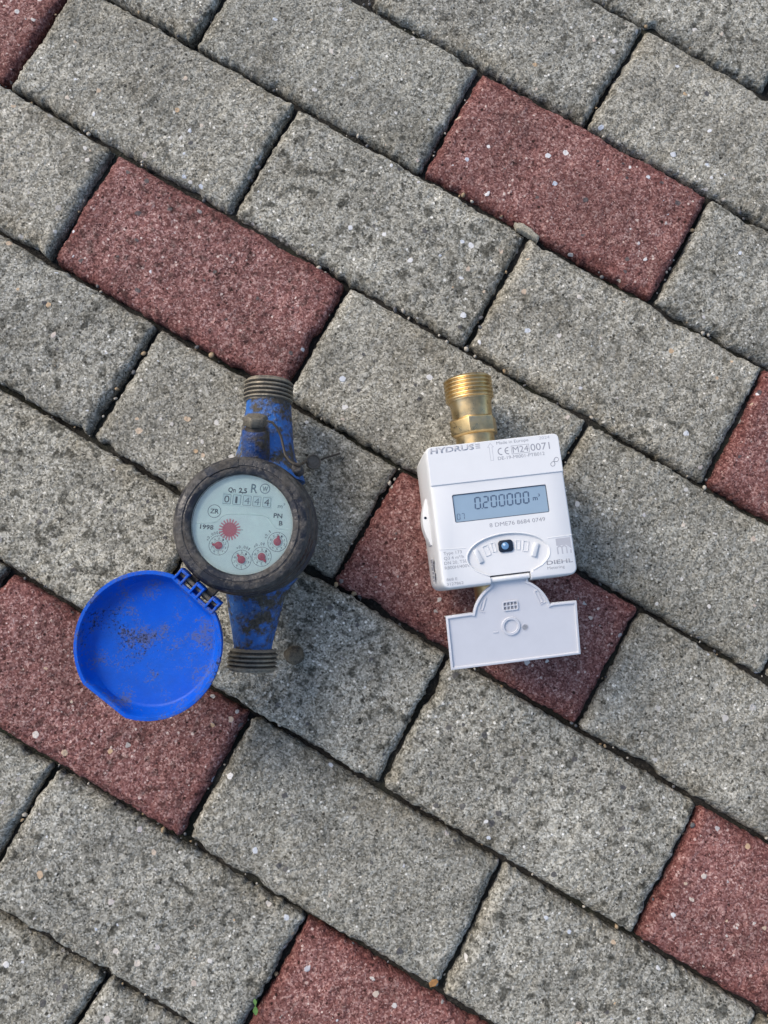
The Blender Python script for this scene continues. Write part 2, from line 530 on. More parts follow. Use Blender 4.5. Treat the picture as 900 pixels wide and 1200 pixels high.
# how far each laid joint strays along its course (mm), by (joint, course line)
STRAY = {(2, -1): -5.9, (1.5, 0): 1.1, (2, 0): -7.9, (2.5, 0): 1.5, (.5, 1): 3.4, (1, 1): -4.7, (1.5, 1): 3.6, (2, 1): -3.2, (2.5, 1): 2.3, (3, 1): -2.0,
         (0, 2): 1.9, (.5, 2): -1.5, (1, 2): -2.4, (1.5, 2): -.3, (2, 2): -1.3, (2.5, 2): 4.1, (3, 2): .4, (.5, 3): 1.6, (1, 3): -3.5, (1.5, 3): 1.6, (2, 3): 1.6,
         (3, 3): .6, (1, 4): -1.8, (2, 4): .9, (2.5, 4): -2.4, (3, 4): 1.4, (3.5, 4): .8, (1, 5): .1, (2, 5): -1.2, (2.5, 5): -.1, (3, 5): .1, (3.5, 5): .9,
         (1.5, 6): -.2, (2, 6): .3, (2.5, 6): .6, (3, 6): 2.5, (2, 7): 3.3}
# each course line: offset and slope (mm)
COURSE = {-1: (3.5, 0.0), 0: (0.6, 0.4), 1: (-1.7, 0.2), 2: (-0.2, 0.5), 3: (-0.6, 1.6), 4: (-3.6, 1.8), 5: (2.0, 0.0), 6: (-1.0, 0.0), 7: (-2.5, 0.0)}
def node(u, k):
    a, b = COURSE.get(k, (0, 0))
    dv = a + b * (u - 1.7)
    return (200 * (u - 2) + STRAY.get((u, k), 0.0)) * DU + (100 * (k - 3) + dv) * DV

def paver_mesh(corners, seed, step):
    """corners in paver-local mm: (left,bottom) (right,bottom) (right,top) (left,top)"""
    nx, ny = int(196 / step), int(97 / step)
    def axis(n):
        t = np.linspace(0, 1, n + 1)
        return t
    s, t = np.meshgrid(axis(nx), axis(ny))
    c = np.array(corners)
    gap = 0.35
    X = (1 - s) * (1 - t) * c[0][0] + s * (1 - t) * c[1][0] + s * t * c[2][0] + (1 - s) * t * c[3][0]
    Y = (1 - s) * (1 - t) * c[0][1] + s * (1 - t) * c[1][1] + s * t * c[2][1] + (1 - s) * t * c[3][1]
    W, H = 200.0, 100.0
    dx = np.minimum(s, 1 - s) * W
    dy = np.minimum(t, 1 - t) * H
    d = np.minimum(dx, dy)
    # ragged outline: pull the rim inwards by the gap plus noise, fading inside
    nz = vnoise(X / 9 + 50, Y / 9 + 50, seed) * 1.6 + (vnoise(X / 3.1 + 50, Y / 3.1 + 50, seed + 3) + vnoise(X / 1.7 + 20, Y / 1.7 + 20, seed + 9) - .5) * 1.9
    ch = np.clip(vnoise(X / 22 + 9, Y / 22 + 9, seed + 8) - 0.80, 0, 1) * 16
    pull = gap + nz * 0.75 + ch
    sgx = np.sign(0.5 - s); sgy = np.sign(0.5 - t)
    fx = np.clip(1 - dx / 12, 0, 1); fy = np.clip(1 - dy / 12, 0, 1)
    X = X + sgx * pull * fx
    Y = Y + sgy * pull * fy
    # round the corners of the outline
    cr = 3.0
    qx = np.clip(cr - dx, 0, None); qy = np.clip(cr - dy, 0, None)
    qq = np.sqrt(qx ** 2 + qy ** 2)
    over = np.where((qx > 0) & (qy > 0) & (qq > cr), (qq - cr) / np.maximum(qq, 1e-6), 0)
    X = X + sgx * qx * over; Y = Y + sgy * qy * over
    dd = np.where((qx > 0) & (qy > 0), np.clip(cr - qq, 0, None), d)
    # worn, rounded arris
    rad = 4.8 + 8.0 * vnoise(X / 24 + 4, Y / 24 + 4, seed + 5)
    e = np.clip(1 - dd / rad, 0, 1)
    Z = -(1 - np.sqrt(np.clip(1 - e * e, 0, 1))) * rad * 0.62
    Z += (vnoise(X / 40 + 7, Y / 40 + 7, seed + 1) - .5) * 1.3
    Z += (vnoise(X / 7 + 7, Y / 7 + 7, seed + 2) - .5) * 0.75
    Z += (vnoise(X / 2.9 + 7, Y / 2.9 + 7, seed + 4) - .5) * 0.75
    if step < 3:
        Z += (vnoise(X / 1.4 + 7, Y / 1.4 + 7, seed + 6) - .5) * 0.45
    n1, m1 = nx + 1, ny + 1
    top = np.c_[X.ravel(), Y.ravel(), Z.ravel()]
    idx = np.arange(n1 * m1).reshape(m1, n1)
    quads = np.stack([idx[:-1, :-1], idx[:-1, 1:], idx[1:, 1:], idx[1:, :-1]], -1).reshape(-1, 4)
    loop = np.concatenate([idx[0, :-1], idx[:-1, -1], idx[-1, :0:-1], idx[:0:-1, 0]])
    L = len(loop)
    rings = []
    base = top[loop]
    for k, dep in enumerate((-9.0, -30.0)):
        r = base.copy(); r[:, 2] = dep
        rings.append(r)
    vs = np.concatenate([top] + rings)
    f = [quads]
    prev = loop
    for k in range(2):
        cur = len(top) + k * L + np.arange(L)
        f.append(np.stack([np.roll(prev, -1), prev, cur, np.roll(cur, -1)], -1))
        prev = cur
    F = np.concatenate(f)
    me = bpy.data.meshes.new('paver')
    me.vertices.add(len(vs)); me.vertices.foreach_set('co', (vs * MM).astype(np.float32).ravel())
    me.loops.add(F.size); me.loops.foreach_set('vertex_index', F.astype(np.int32).ravel())
    me.polygons.add(len(F))
    me.polygons.foreach_set('loop_start', np.arange(0, F.size, 4, dtype=np.int32))
    me.update(calc_edges=True)
    me.polygons.foreach_set('use_smooth', np.ones(len(F), dtype=bool))
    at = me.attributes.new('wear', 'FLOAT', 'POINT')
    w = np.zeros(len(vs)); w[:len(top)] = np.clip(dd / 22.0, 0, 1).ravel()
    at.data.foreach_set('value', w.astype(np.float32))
    return me

def sheet(name, x0, x1, y0, y1, z, mat):
    me = bpy.data.meshes.new(name)
    me.from_pydata([(x0, y0, z), (x1, y0, z), (x1, y1, z), (x0, y1, z)], [], [(0, 1, 2, 3)])
    me.materials.append(mat)
    o = link(name, me)
    o['kind'] = 'structure'
    return o

ground = sheet('ground', -60, 60, -60, 60, -0.05, plain('distant_ground', (0.20, 0.19, 0.175), 0.9, 0, 0.3, 3.0))
pavement = None
def bed():
    n = 330
    ax = np.linspace(-1200, 1200, n)
    X, Y = np.meshgrid(ax, ax)
    Z = -13.0 + 9.5 * np.clip(vnoise(X / 45 + 90, Y / 45 + 90, 3) * 0.7 + vnoise(X / 12 + 90, Y / 12 + 90, 4) * 0.5 - 0.25, 0, 1)
    idx = np.arange(n * n).reshape(n, n)
    F = np.stack([idx[:-1, :-1], idx[:-1, 1:], idx[1:, 1:], idx[1:, :-1]], -1).reshape(-1, 4)
    me = bpy.data.meshes.new('pavement')
    me.vertices.add(n * n); me.vertices.foreach_set('co', (np.c_[X.ravel(), Y.ravel(), Z.ravel()] * MM).astype(np.float32).ravel())
    me.loops.add(F.size); me.loops.foreach_set('vertex_index', F.astype(np.int32).ravel())
    me.polygons.add(len(F)); me.polygons.foreach_set('loop_start', np.arange(0, F.size, 4, dtype=np.int32))
    me.update(calc_edges=True)
    me.polygons.foreach_set('use_smooth', np.ones(len(F), dtype=bool))
    me.materials.append(M_SOIL)
    o = link('pavement', me)
    o['kind'] = 'structure'
    return o
pavement = bed()

def is_red(row, u):
    if row % 2:
        k = {1: -1, 3: 2, 5: 1, 7: 0, -1: 0, 9: 3, -3: 2}.get(row)
    else:
        k = {0: 1.5, 2: 0.5, 4: 3.5, 6: 2.5, 8: 1.5, -2: 3.5}.get(row)
    if k is None:
        return False
    return abs(((u - k + 2) % 4) - 2) < 0.01

shared = {}
for row in range(-4, 11):
    for i in range(-3, 8):
        u = i + (0.5 if row % 2 == 0 else 0.0)
        cx = 200 * (u + 0.5 - 2) * DU + 100 * (row + 0.5 - 3) * DV
        if not (-430 < cx[0] + 24 < 430 and -480 < cx[1] + 60 < 480):
            continue
        near = -350 < cx[0] + 24 < 380 and -440 < cx[1] + 60 < 480
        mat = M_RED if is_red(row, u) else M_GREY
        if near:
            cs = []
            for (uu, kk) in ((u, row + 1), (u + 1, row + 1), (u + 1, row), (u, row)):
                q = node(uu, kk) - cx
                cs.append((q @ DU, -(q @ DV)))
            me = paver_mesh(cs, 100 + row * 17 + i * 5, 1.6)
        else:
            k = (mat.name, random.randrange(3))
            if k not in shared:
                shared[k] = paver_mesh(((-100, -50), (100, -50), (100, 50), (-100, 50)), 900 + k[1], 4.0)
                shared[k].materials.append(mat)
            me = shared[k]
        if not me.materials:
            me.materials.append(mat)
        p = link('paver', me, pavement)
        tilt = (random.uniform(-.006, .006), random.uniform(-.004, .004)) if near else (0, 0)
        p.matrix_local = pavement.matrix_world.inverted() @ Matrix.Translation((cx[0] * MM, cx[1] * MM, random.uniform(-.0009, .0002))) @ Euler((tilt[0], tilt[1], -GA)).to_matrix().to_4x4()
        if mat is M_RED:
            p['label'] = 'dark red concrete paver'

# a smear of pale mortar where two courses meet
sm_ = MB()
smp = [(82.3, 186.2), (88.9, 185.6), (95.0, 182.0), (101.1, 175.6), (99.9, 172.6), (94.4, 176.0), (90.4, 178.6), (84.1, 182.1)]
smp = smp[::-1]
rs = random.Random(3)
dense = []
for i in range(len(smp)):
    p0, p1 = smp[i], smp[(i + 1) % len(smp)]
    for k in range(4):
        t = k / 4
        dense.append((p0[0] + (p1[0] - p0[0]) * t + rs.uniform(-.45, .45), p0[1] + (p1[1] - p0[1]) * t + rs.uniform(-.45, .45)))
def rough_z(poly, z, j):
    return [(x, y, z + rs.uniform(-j, j)) for x, y in poly]
c_ = (sum(p[0] for p in dense) / len(dense), sum(p[1] for p in dense) / len(dense))
def toward(f):
    return [(x + (c_[0] - x) * f, y + (c_[1] - y) * f) for x, y in dense]
sm_.loft([at_z(dense, -6), rough_z(dense, -.6, .4), rough_z(toward(.12), .1, .3), rough_z(toward(.45), .35, .3), rough_z(toward(.8), .35, .3)])
sm_ = sm_.build('mortar_smear', plain('pale_mortar', (0.36, 0.335, 0.265), 0.95, 0, 0.55, 900.0, 1.0, 0.2, 1300.0), pavement, angle=80)

# loose grit caught in the joints
def pebble(mb, x, y, z, r, seed):
    rr = random.Random(seed)
    sx, sy, sz = r * rr.uniform(.75, 1.25), r * rr.uniform(.6, 1.0), r * rr.uniform(.5, .8)
    M = Matrix.Translation((x, y, z)) @ Euler((rr.uniform(-.4, .4), rr.uniform(-.4, .4), rr.uniform(0, 6.28))).to_matrix().to_4x4()
    rings = []
    n = 7
    for q in (-0.92, -0.5, 0.0, 0.5, 0.92):
        w = math.sqrt(1 - q * q)
        rings.append([(sx * w * math.cos(6.283 * j / n) * rr.uniform(.72, 1.15), sy * w * math.sin(6.283 * j / n) * rr.uniform(.72, 1.15), sz * q) for j in range(n)])
    mb.loft(rings, M)

for mat, cnt, nm, lab in ((M_QUARTZ, 190, 'pale_grit', 'small pale pebbles lodged in the joints between pavers'), (M_OCHRE, 120, 'ochre_grit', 'small tan pebbles lodged in the joints between pavers'), (M_DARKPEB, 260, 'dark_grit', 'dark grey grit filling the joints between pavers')):
    mb = MB()
    for j in range(cnt):
        if random.random() < 0.62:
            k = random.randint(-1, 7); u = random.uniform(-0.6, 4.6)
            q = node(u, k)
            q = q + DV * random.gauss(-0.4, 1.5)
        else:
            k = random.randint(-1, 7)
            u = random.randint(-1, 4) + (0.5 if k % 2 == 0 else 0)
            t = random.random()
            q = node(u, k) * (1 - t) + node(u, k + 1) * t + DU * random.gauss(0, 1.3)
        r = random.uniform(0.7, 1.5) if random.random() < 0.8 else random.uniform(1.5, 2.6)
        pebble(mb, q[0], q[1], random.uniform(-7.0, -2.6) if r < 1.5 else random.uniform(-4.5, -2.2), r, j * 7 + cnt)
    o = mb.build(nm, mat, None, angle=60)
    tag(o, lab, 'grit', kind='stuff')

# ------------------------------------------------------------------ the old water meter
old = thing('water_meter', 'old grimy blue water meter with round dial and its blue lid flipped open', 'water meter', (-0.092, -0.049, 0), math.radians(-0.85))
AX = 36.0                                                    # height of the pipe axis
def along_y(y0, x=0.0, z=AX, sgn=1):
    """lathe axis z -> along +y (or -y)"""
    return Matrix.Translation((x, y0, z)) @ Matrix.Rotation(math.radians(-90 * sgn), 4, 'X')

def thread_prof(r, l, pitch, depth):
    pr = [(r - depth * 1.1, 0.0)]
    z = 0.8
    while z + pitch < l:
        pr += [(r - depth, z), (r, z + pitch * .3), (r, z + pitch * .55), (r - depth, z + pitch * .9)]
        z += pitch
    pr += [(r - depth * 1.2, l - 0.3), (r - depth * 1.6, l)]
    return pr

body = MB()
body.lathe([(20, 4), (30, 6), (37, 14), (40.5, 24), (41.5, 40), (42.5, 52), (42.8, 60), (41.0, 63)], 72, Matrix.Translation((-4, -4, 0)))
body.build('meter_casing', M_BODY, old)
pipe = MB()
pipe.lathe([(27, 0), (24, 8), (20.0, 15), (18.0, 24), (16.4, 38), (15.2, 48), (14.8, 54)], 48, along_y(30, 0.5))
pipe.build('inlet_pipe', M_PAINT, old)
pipe = MB()
pipe.lathe([(27, 0), (22, 7), (19.0, 12), (17.2, 22), (14.0, 36), (12.3, 45), (12.4, 52)], 48, along_y(-34, -1.2, AX, -1))
pipe.build('outlet_pipe', M_PAINT, old)
def hollow_end(mb, r, l, M):
    mb.lathe([(r, l), (r, l - 14)], 40, M, False, True)
th = MB()
M = along_y(82.5, -0.2)
th.lathe(thread_prof(16.6, 15.5, 2.75, 1.6) + [(12.2, 15.5), (12.0, 2.0)], 56, M)
th.build('threaded_end', M_THREAD, old, angle=28)
th = MB()
M = along_y(-82.5, -1.0, AX, -1)
th.lathe([(12.5, -2.0), (15.4, -0.4)] + thread_prof(16.4, 12.5, 2.7, 1.6) + [(12.2, 12.5), (12.0, 2.0)], 56, M)
th.build('threaded_end', M_THREAD, old, angle=28)
# regulating screw boss on the inlet side
bossM = Matrix.Translation((-3.2, 39, 54)) @ Matrix.Rotation(math.radians(-62), 4, 'X')
b = MB()
b.lathe([(9.2, -6), (8.8, 10), (8.7, 21), (8.0, 22)], 40, bossM)
boss = b.build('regulator_boss', M_BOSS, old)
b = MB()
b.lathe([(7.0, 21.5), (6.2, 23.0), (6.2, 24.6)], 32, bossM)
b.build('bolt_neck', M_WIRE, boss)
b = MB()
b.lathe([(7.3, 24.6), (7.9, 25.4), (7.9, 29.6), (6.8, 31.0), (3.0, 31.6)], 6, bossM, a0=0.3)
b.build('bolt_head', M_BOLT, boss, bevel=0.5)
# bezel
bz = Matrix.Translation((-5, -4, 0))
r_ = MB()
r_.lathe([(41.0, 61), (42.2, 62.5), (42.6, 74), (41.8, 76.5), (40.9, 77.0), (40.8, 78.6), (41.6, 79.4), (41.5, 83.0), (40.6, 85.2), (39.9, 85.9), (39.5, 86.2), (39.2, 87.3), (38.7, 87.8), (35.4, 88.0), (35.0, 87.5), (34.2, 87.5), (33.8, 87.9), (31.6, 87.7), (30.4, 86.6), (29.9, 79.5), (30.5, 78.0)], 128, bz, False, False)
bez = r_.build('bezel_ring', M_BEZEL, old, angle=50)
# flat moulded on the bezel rim, upper left
for a0, a1 in ((96, 128),):
    seg_ = MB()
    poly = []
    for i in range(9):
        a = math.radians(a0 + (a1 - a0) * i / 8); poly.append((39.4 * math.cos(a), 39.4 * math.sin(a)))
    for i in range(9):
        a = math.radians(a1 - (a1 - a0) * i / 8); poly.append((34.6 * math.cos(a), 34.6 * math.sin(a)))
    seg_.prism(poly, 86.3, 88.35, bz)
    seg_.build('rim_pad', M_BODY, bez, bevel=0.35)
lug = MB()
lug.lathe([(3.4, 66), (3.4, 79), (2.4, 80)], 16, Matrix.Translation((25.5, 32.5, 0)))
lug.build('seal_lug', M_BODY, old)

# dial
DZ = 82.6
dial = MB()
dial.lathe([(30.4, DZ - 2), (30.4, DZ)], 96, bz)
dial = dial.build('dial', M_DIAL, old)
gl = MB()
gl.lathe([(29.9, 85.4), (29.9, 86.2)], 96, bz)
gl.build('dial_glass', M_GLASS, old)
TR = math.radians(-2.5)
def dt(s, x0, y0, x1, h, mat=M_DIAL_INK, rot=TR, w=0.0, z=DZ + .02):
    return text(s, x0, y0, x1, h, z, mat, dial, rot, w)
dt('Qn', -14.9, 15.6, -10.4, 2.8, w=.02)
dt('2,5', -8.6, 15.4, -3.6, 2.9, w=.03)
dt('R', -1.3, 15.7, 2.6, 5.4, M_DIAL_PALE, w=.012)
dt('W', 5.5, 17.0, 9.0, 2.8, M_DIAL_PALE, w=.03)
def ring_line(mb, cx, cy, r, w, z0=DZ - .2, z1=DZ + .07, n=48):
    mb.lathe([(r - w, z0), (r - w, z1), (r, z1), (r, z0)], n, Matrix.Translation((cx, cy, 0)), False, False)
mk = MB(); ring_line(mk, 7.2, 18.4, 3.1, 0.55); mk.build('printed_ring', M_DIAL_PALE, dial)
mk = MB(); ring_line(mk, -22.4, 3.5, 4.0, 0.28); mk.build('printed_ring', M_DIAL_INK, dial)
dt('ZR', -25.0, 2.3, -19.8, 2.7, w=.018)
dt('1998', -30.4, -7.3, -22.4, 2.6, w=.02)
dt('m', 15.4, 7.0, 18.2, 2.6, M_DIAL_PALE, w=.01)
dt('3', 18.6, 8.8, 19.8, 1.4, M_DIAL_PALE)
dt('PN', 13.2, 1.1, 18.4, 2.7, w=.02)
dt('B', 16.6, -3.4, 18.8, 2.7, w=.02)
# counter
fr = MB()
RM = Matrix.Translation((-3.3, 10.7, 0)) @ Matrix.Rotation(TR, 4, 'Z')
def frame(mb, x0, x1, y0, y1, w, z0, z1, M):
    o_ = rrect(x0, x1, y0, y1, 0.5, 3); i_ = offset(o_, w)
    mb.loft([at_z(o_, z0), at_z(o_, z1), at_z(i_, z1), at_z(i_, z0)], M, False, False)
frame(fr, -14.7, 14.9, -3.9, 3.9, 0.35, DZ - .2, DZ + .25, RM)
fr.build('counter_frame', M_DRUM, dial)
for k, (dg_, x) in enumerate(zip('01444', (-12.1, -6.1, 0.1, 6.0, 12.0))):
    dr = MB()
    dr.loft([at_z(rrect(x - 2.35, x + 2.35, -2.9, 2.9, .3, 2), DZ - .2), at_z(rrect(x - 2.35, x + 2.35, -2.9, 2.9, .3, 2), DZ + .05)], RM)
    dr.build('digit_drum', M_DRUM, dial)
    fw = MB(); frame(fw, x - 2.5, x + 2.5, -3.05, 3.05, 0.28, DZ - .2, DZ + .14, RM); fw.build('drum_window', M_DIAL_PALE, dial)
    a = RM @ Vector((x - (1.55 if dg_ != '1' else .9), -2.1, 0))
    dt(dg_, a.x, a.y, a.x + (3.1 if dg_ != '1' else 1.3), 4.2, M_DIAL_INK if k in (0, 1, 4) else M_DIAL_PALE, z=DZ + .07)
# raised line above the lower scales
ln = MB()
pts = [(-32.5, -4.1), (-27, -3.6), (-22.5, -3.3), (-20, -2.2), (-18.2, 0.2), (-16.2, 1.7), (-13, 2.3), (-4, 2.5), (5, 2.4), (8.2, 2.0), (10.6, 0.4), (12.4, -2.6), (14.4, -4.7), (17, -5.5), (23.6, -5.8)]
ln.tube([(x, y, DZ) for x, y in pts], 0.42, 6)
ln.build('dial_step', M_DIAL, dial)
# flow star
st = MB()
for i in range(20):
    M = Matrix.Translation((-12.6, -7.2, 0)) @ Matrix.Rotation(2 * math.pi * i / 20, 4, 'Z')
    st.prism([(3.8, -.5), (6.5, -.42), (6.5, .42), (3.8, .5)], DZ - .1, DZ + .2, M)
st.build('flow_star', M_STAR_PALE, dial, smooth=False)
st = MB(); st.lathe([(4.3, DZ), (4.3, DZ + .28)], 40, Matrix.Translation((-12.6, -7.2, 0))); st.build('star_hub', M_STAR, dial)
st = MB(); st.box(-6.4, -4.6, -7.25, -6.95, DZ, DZ + .1); st.build('star_mark', M_DIAL_INK, dial)
# four little red pointer scales
def arc_text(s, cx, cy, r, mid, span, h):
    n = len(s)
    for i, ch in enumerate(s):
        a = math.radians(mid + span / 2 - span * i / max(n - 1, 1))
        x, y = cx + r * math.cos(a), cy + r * math.sin(a)
        rot = a - math.pi / 2
        wd = h * (0.62 if ch not in '.,1' else 0.28)
        text(ch, x - wd / 2 * math.cos(rot), y - wd / 2 * math.sin(rot), x - wd / 2 * math.cos(rot) + wd, h, DZ + .02, M_DIAL_INK, dial, rot)
for (cx, cy, lab, mid, ang) in ((-18.6, -17.0, 'x0,0001', 122, 172), (-4.5, -25.0, 'x0,001', 85, 130), (7.4, -22.7, 'x0,01', 105, 312), (16.3, -13.5, 'x0,1', 145, 80)):
    mk = MB(); ring_line(mk, cx, cy, 5.9, 0.22); ring_line(mk, cx, cy, 3.3, 0.14, n=32)
    for i in range(10):
        a = math.radians(ang + 36 * i)
        M = Matrix.Translation((cx, cy, 0)) @ Matrix.Rotation(a, 4, 'Z')
        mk.box(5.0, 5.8, -.09, .09, DZ - .1, DZ + .06, M)
    mk.build('pointer_scale', M_DIAL_INK, dial)
    for i in range(10):
        a = math.radians(90 - 36 * i)
        x, y = cx + 4.2 * math.cos(a), cy + 4.2 * math.sin(a)
        text(str(i), x - .45, y - .6, x + .45, 1.25, DZ + .02, M_DIAL_INK, dial, TR)
    pt = MB()
    pt.lathe([(2.3, DZ + .3), (2.3, DZ + .9), (1.8, DZ + 1.2)], 28, Matrix.Translation((cx, cy, 0)))
    M = Matrix.Translation((cx, cy, 0)) @ Matrix.Rotation(math.radians(ang), 4, 'Z')
    pt.prism([(0, -1.3), (3.9, -.55), (3.9, .55), (0, 1.3)], DZ + .35, DZ + .85, M)
    pt.build('pointer', M_POINTER, dial)
    arc_text(lab, cx, cy, 6.9, mid, 11.0 * (len(lab) - 1), 1.7)

# the lid, swung right over and lying open, inside up
LIDC = (-56.4, -77.6, 84.0)
hdir = math.radians(129.0 + 90.0)                           # from lid centre towards the hinge: 49 deg
HA = math.radians(50.5)
lid = MB()
n = 128
def lid_outline(r, tab=True, chord=True):
    out = []
    for i in range(n):
        a = 2 * math.pi * i / n
        rr = r
        if chord:                                           # straight hinge side
            c = math.cos(a - HA)
            if c > 0 and rr * c > r - 3.2: rr = (r - 3.2) / c
        if tab:                                             # straight opening side, opposite the hinge
            c = math.cos(a - math.radians(234.5))
            if c > 0 and rr * c > r - 2.9: rr = (r - 2.9) / c
        out.append((rr * math.cos(a), rr * math.sin(a)))
    return out
o44 = lid_outline(44.1)
inn = lid_outline(41.9, True)
ins = lid_outline(41.2)
flo = lid_outline(37.2, False)
lid.loft([at_z(lid_outline(39.5, False), -13.4), at_z(lid_outline(42.2, False), -11.5), at_z(lid_outline(43.2), -3.0), at_z(o44, -1.0), at_z(offset(o44, .35), 0.0), at_z(inn, 0.0), at_z(offset(inn, .5), -.6), at_z(ins, -4.0), at_z(offset(flo, -1.0), -10.2), at_z(flo, -11.2), at_z(offset(flo, 1.2), -11.5)], None, True, True)
lid_o = lid.build('lid', M_LID, old, angle=40)
lid_o.matrix_local = Matrix.Translation([c * MM for c in LIDC]) @ Matrix.Rotation(math.radians(4.0), 4, Vector((math.sin(HA), -math.cos(HA), 0)))
hM = Matrix.Rotation(HA, 4, 'Z')
for yy in (-12.6, 0.0, 12.4):
    kn = MB()
    w = 3.2
    kn.box(39.2, 47.2, yy - w, yy - w + 1.3, -7.0, 0.8, hM)
    kn.box(39.2, 47.2, yy + w - 1.3, yy + w, -7.0, 0.8, hM)
    kn.box(45.4, 47.2, yy - w + 1.29, yy + w - 1.29, -7.0, 0.8, hM)
    kn.box(40.0, 45.4, yy - w + 1.29, yy + w - 1.29, -7.0, -4.5, hM)
    kn.build('hinge_knuckle', M_LID, lid_o, bevel=0.3)
pin = MB()
pin.lathe([(1.3, -16.2), (1.3, 16.0)], 12, hM @ Matrix.Translation((44.0, 0, -2.6)) @ Matrix.Rotation(math.radians(-90), 4, 'X'))
pin.build('hinge_pin', M_BOLT, lid_o)
for yy in (-6.3, 6.2):
    lg = MB()
    M = Matrix.Translation((-57, -77.5, 84.0)) @ hM
    lg.box(42.0, 53.0, yy - 2.6, yy + 2.6, -9.0, -1.6, M)
    lg.build('hinge_lug', M_BODY, old, bevel=0.9)

# wire seal hanging from the lug, its disc lying on the paving
seal = thing('wire_seal', 'small grey round seal on a dark wire lying right of the old meter', 'seal', (-0.092, -0.049, 0), math.radians(-0.85))
d = MB(); M = Matrix.Translation((29.8, 49.0, 4.0)) @ Matrix.Rotation(math.radians(8), 4, 'Y')
d.lathe([(4.6, 0), (5.4, 0.6), (5.5, 3.0), (5.1, 3.7), (4.5, 3.7), (4.1, 3.0), (1.5, 3.2)], 28, M)
d.build('seal_disc', M_LEAD, seal)
w = MB()
w.tube([(5.0, 62.0, 74.5), (8.5, 61.0, 75.5), (11.6, 57.6, 75.0), (14.2, 52.5, 74.5), (15.8, 46.8, 74.8), (17.5, 41.0, 76.5), (20.6, 36.8, 78.0), (24.0, 34.6, 80.6), (26.6, 33.6, 80.4), (28.6, 36.0, 76.0), (29.0, 40.5, 58.0), (28.0, 44.0, 30.0), (26.4, 46.4, 10.0), (26.2, 48.6, 4.0)], [0.8] * 7 + [1.0, 1.0, .9, .8, .8, .8, .8], 8)
w.tube([(33.5, 50.2, 3.6), (38, 52.4, 5.2), (43, 54.2, 4.6), (48.6, 56.6, 3.2)], 0.75, 6)
w.build('seal_wire', M_WIRE, seal)

# muddy stone below the outlet
stn = MB()
rr = random.Random(5)
rings = []
for q in (-0.95, -.75, -.4, 0, .4, .72, .93):
    wq = math.sqrt(1 - q * q)
    rings.append([(7.2 * wq * math.cos(6.283 * j / 18) * rr.uniform(.9, 1.08), 6.6 * wq * math.sin(6.283 * j / 18) * rr.uniform(.9, 1.08), 5.5 * q) for j in range(18)])
stn.loft(rings)
o = stn.build('stone', M_MUD, None, angle=70)
o.location = (-0.0698, -0.1359, 0.0040)
tag(o, 'small brown muddy stone beside the lower end of the old blue meter', 'stone')

# ------------------------------------------------------------------ the new electronic meter
new = thing('electronic_water_meter', 'clean white electronic water meter with grey display, brass fitting and open flap', 'water meter', (0.0597, -0.0396, 0), math.radians(8.15))
T = 79.6                                                     # face height
CAP = 80.4
hs = MB()
def rr_(d, y0=-43.6, y1=43.8, x0=-41.4, x1=41.4, r=(4.0, 3.6, 3.4, 4.6)):
    return rrect(x0 - d, x1 + d, y0 - d, y1 + d, [max(q + d, .3) for q in r], 5)
hs.loft([at_z(rr_(.2), 16), at_z(rr_(1.4), 18), at_z(rr_(1.3), 40), at_z(rr_(.8), 68), at_z(rr_(.4), 76.5), at_z(rr_(0), 78.4), at_z(rr_(-.5), 79.3), at_z(rr_(-1.1), T)])
house = hs.build('housing', M_WHITE, new)
def cutter(poly, z0, z1, top_out=0.0):
    c = MB()
    c.loft([at_z(poly, z0), at_z(offset(poly, -top_out), z1)])
    o_ = c.build('cutter', M_WHITE, new)
    return o_
DX0, DX1, DY0, DY1 = -29.0, 29.5, -4.4, 12.8
cuts = [cutter(rrect(DX0, DX1, DY0, DY1, 1.0), T - 1.6, T + 2, 0.15)]
# the optical-port bay: an arch above, tapering down to the hinge
bay = []
for i in range(33):
    a = math.radians(-22 + (224) * i / 32)
    bay.append((0.7 + 24.6 * math.cos(a), -27.4 + 12.4 * math.sin(a)))
bay += [(-19.2, -35.6), (-12.2, -39.4), (12.8, -39.4), (19.8, -35.6)]
cuts.append(cutter(bay, T - 1.3, T + 2, 0.9))
cuts.append(cutter([(-12.2, -48), (12.8, -48), (12.8, -38.9), (-12.2, -38.9)], T - 9, T + 2))
boolean(house, cuts)
cap = MB()
def cp(d):
    return rrect(-41.2 + d, 41.2 - d, 19.5 + d, 43.6 - d, [.4, 3.2, 3.2, .4], 5)
cap.loft([at_z(cp(0), 77.5), at_z(cp(0), CAP - .35), at_z(cp(.35), CAP)])
cap = cap.build('top_cover', M_WHITE, new)
# thin tubes round the bay and below the display, added for edge highlights
ln = MB()
arch = [(0.7 + 25.6 * math.cos(math.radians(a)), -27.4 + 13.2 * math.sin(math.radians(a)), T) for a in range(-40, 221, 6)]
arch = [(14.2, -38.4, T), (17.0, -37.4, T)] + arch + [(-16.0, -37.4, T), (-13.4, -38.4, T)]
ln.tube(arch, 0.42, 6)
ln.tube([(25.8, -20.3, T), (41.0, -20.0, T)], 0.28, 6)
ln.tube([(-24.6, -20.3, T), (-40.8, -19.6, T)], 0.28, 6)
ln.build('highlight_ridge', M_WHITE, house)
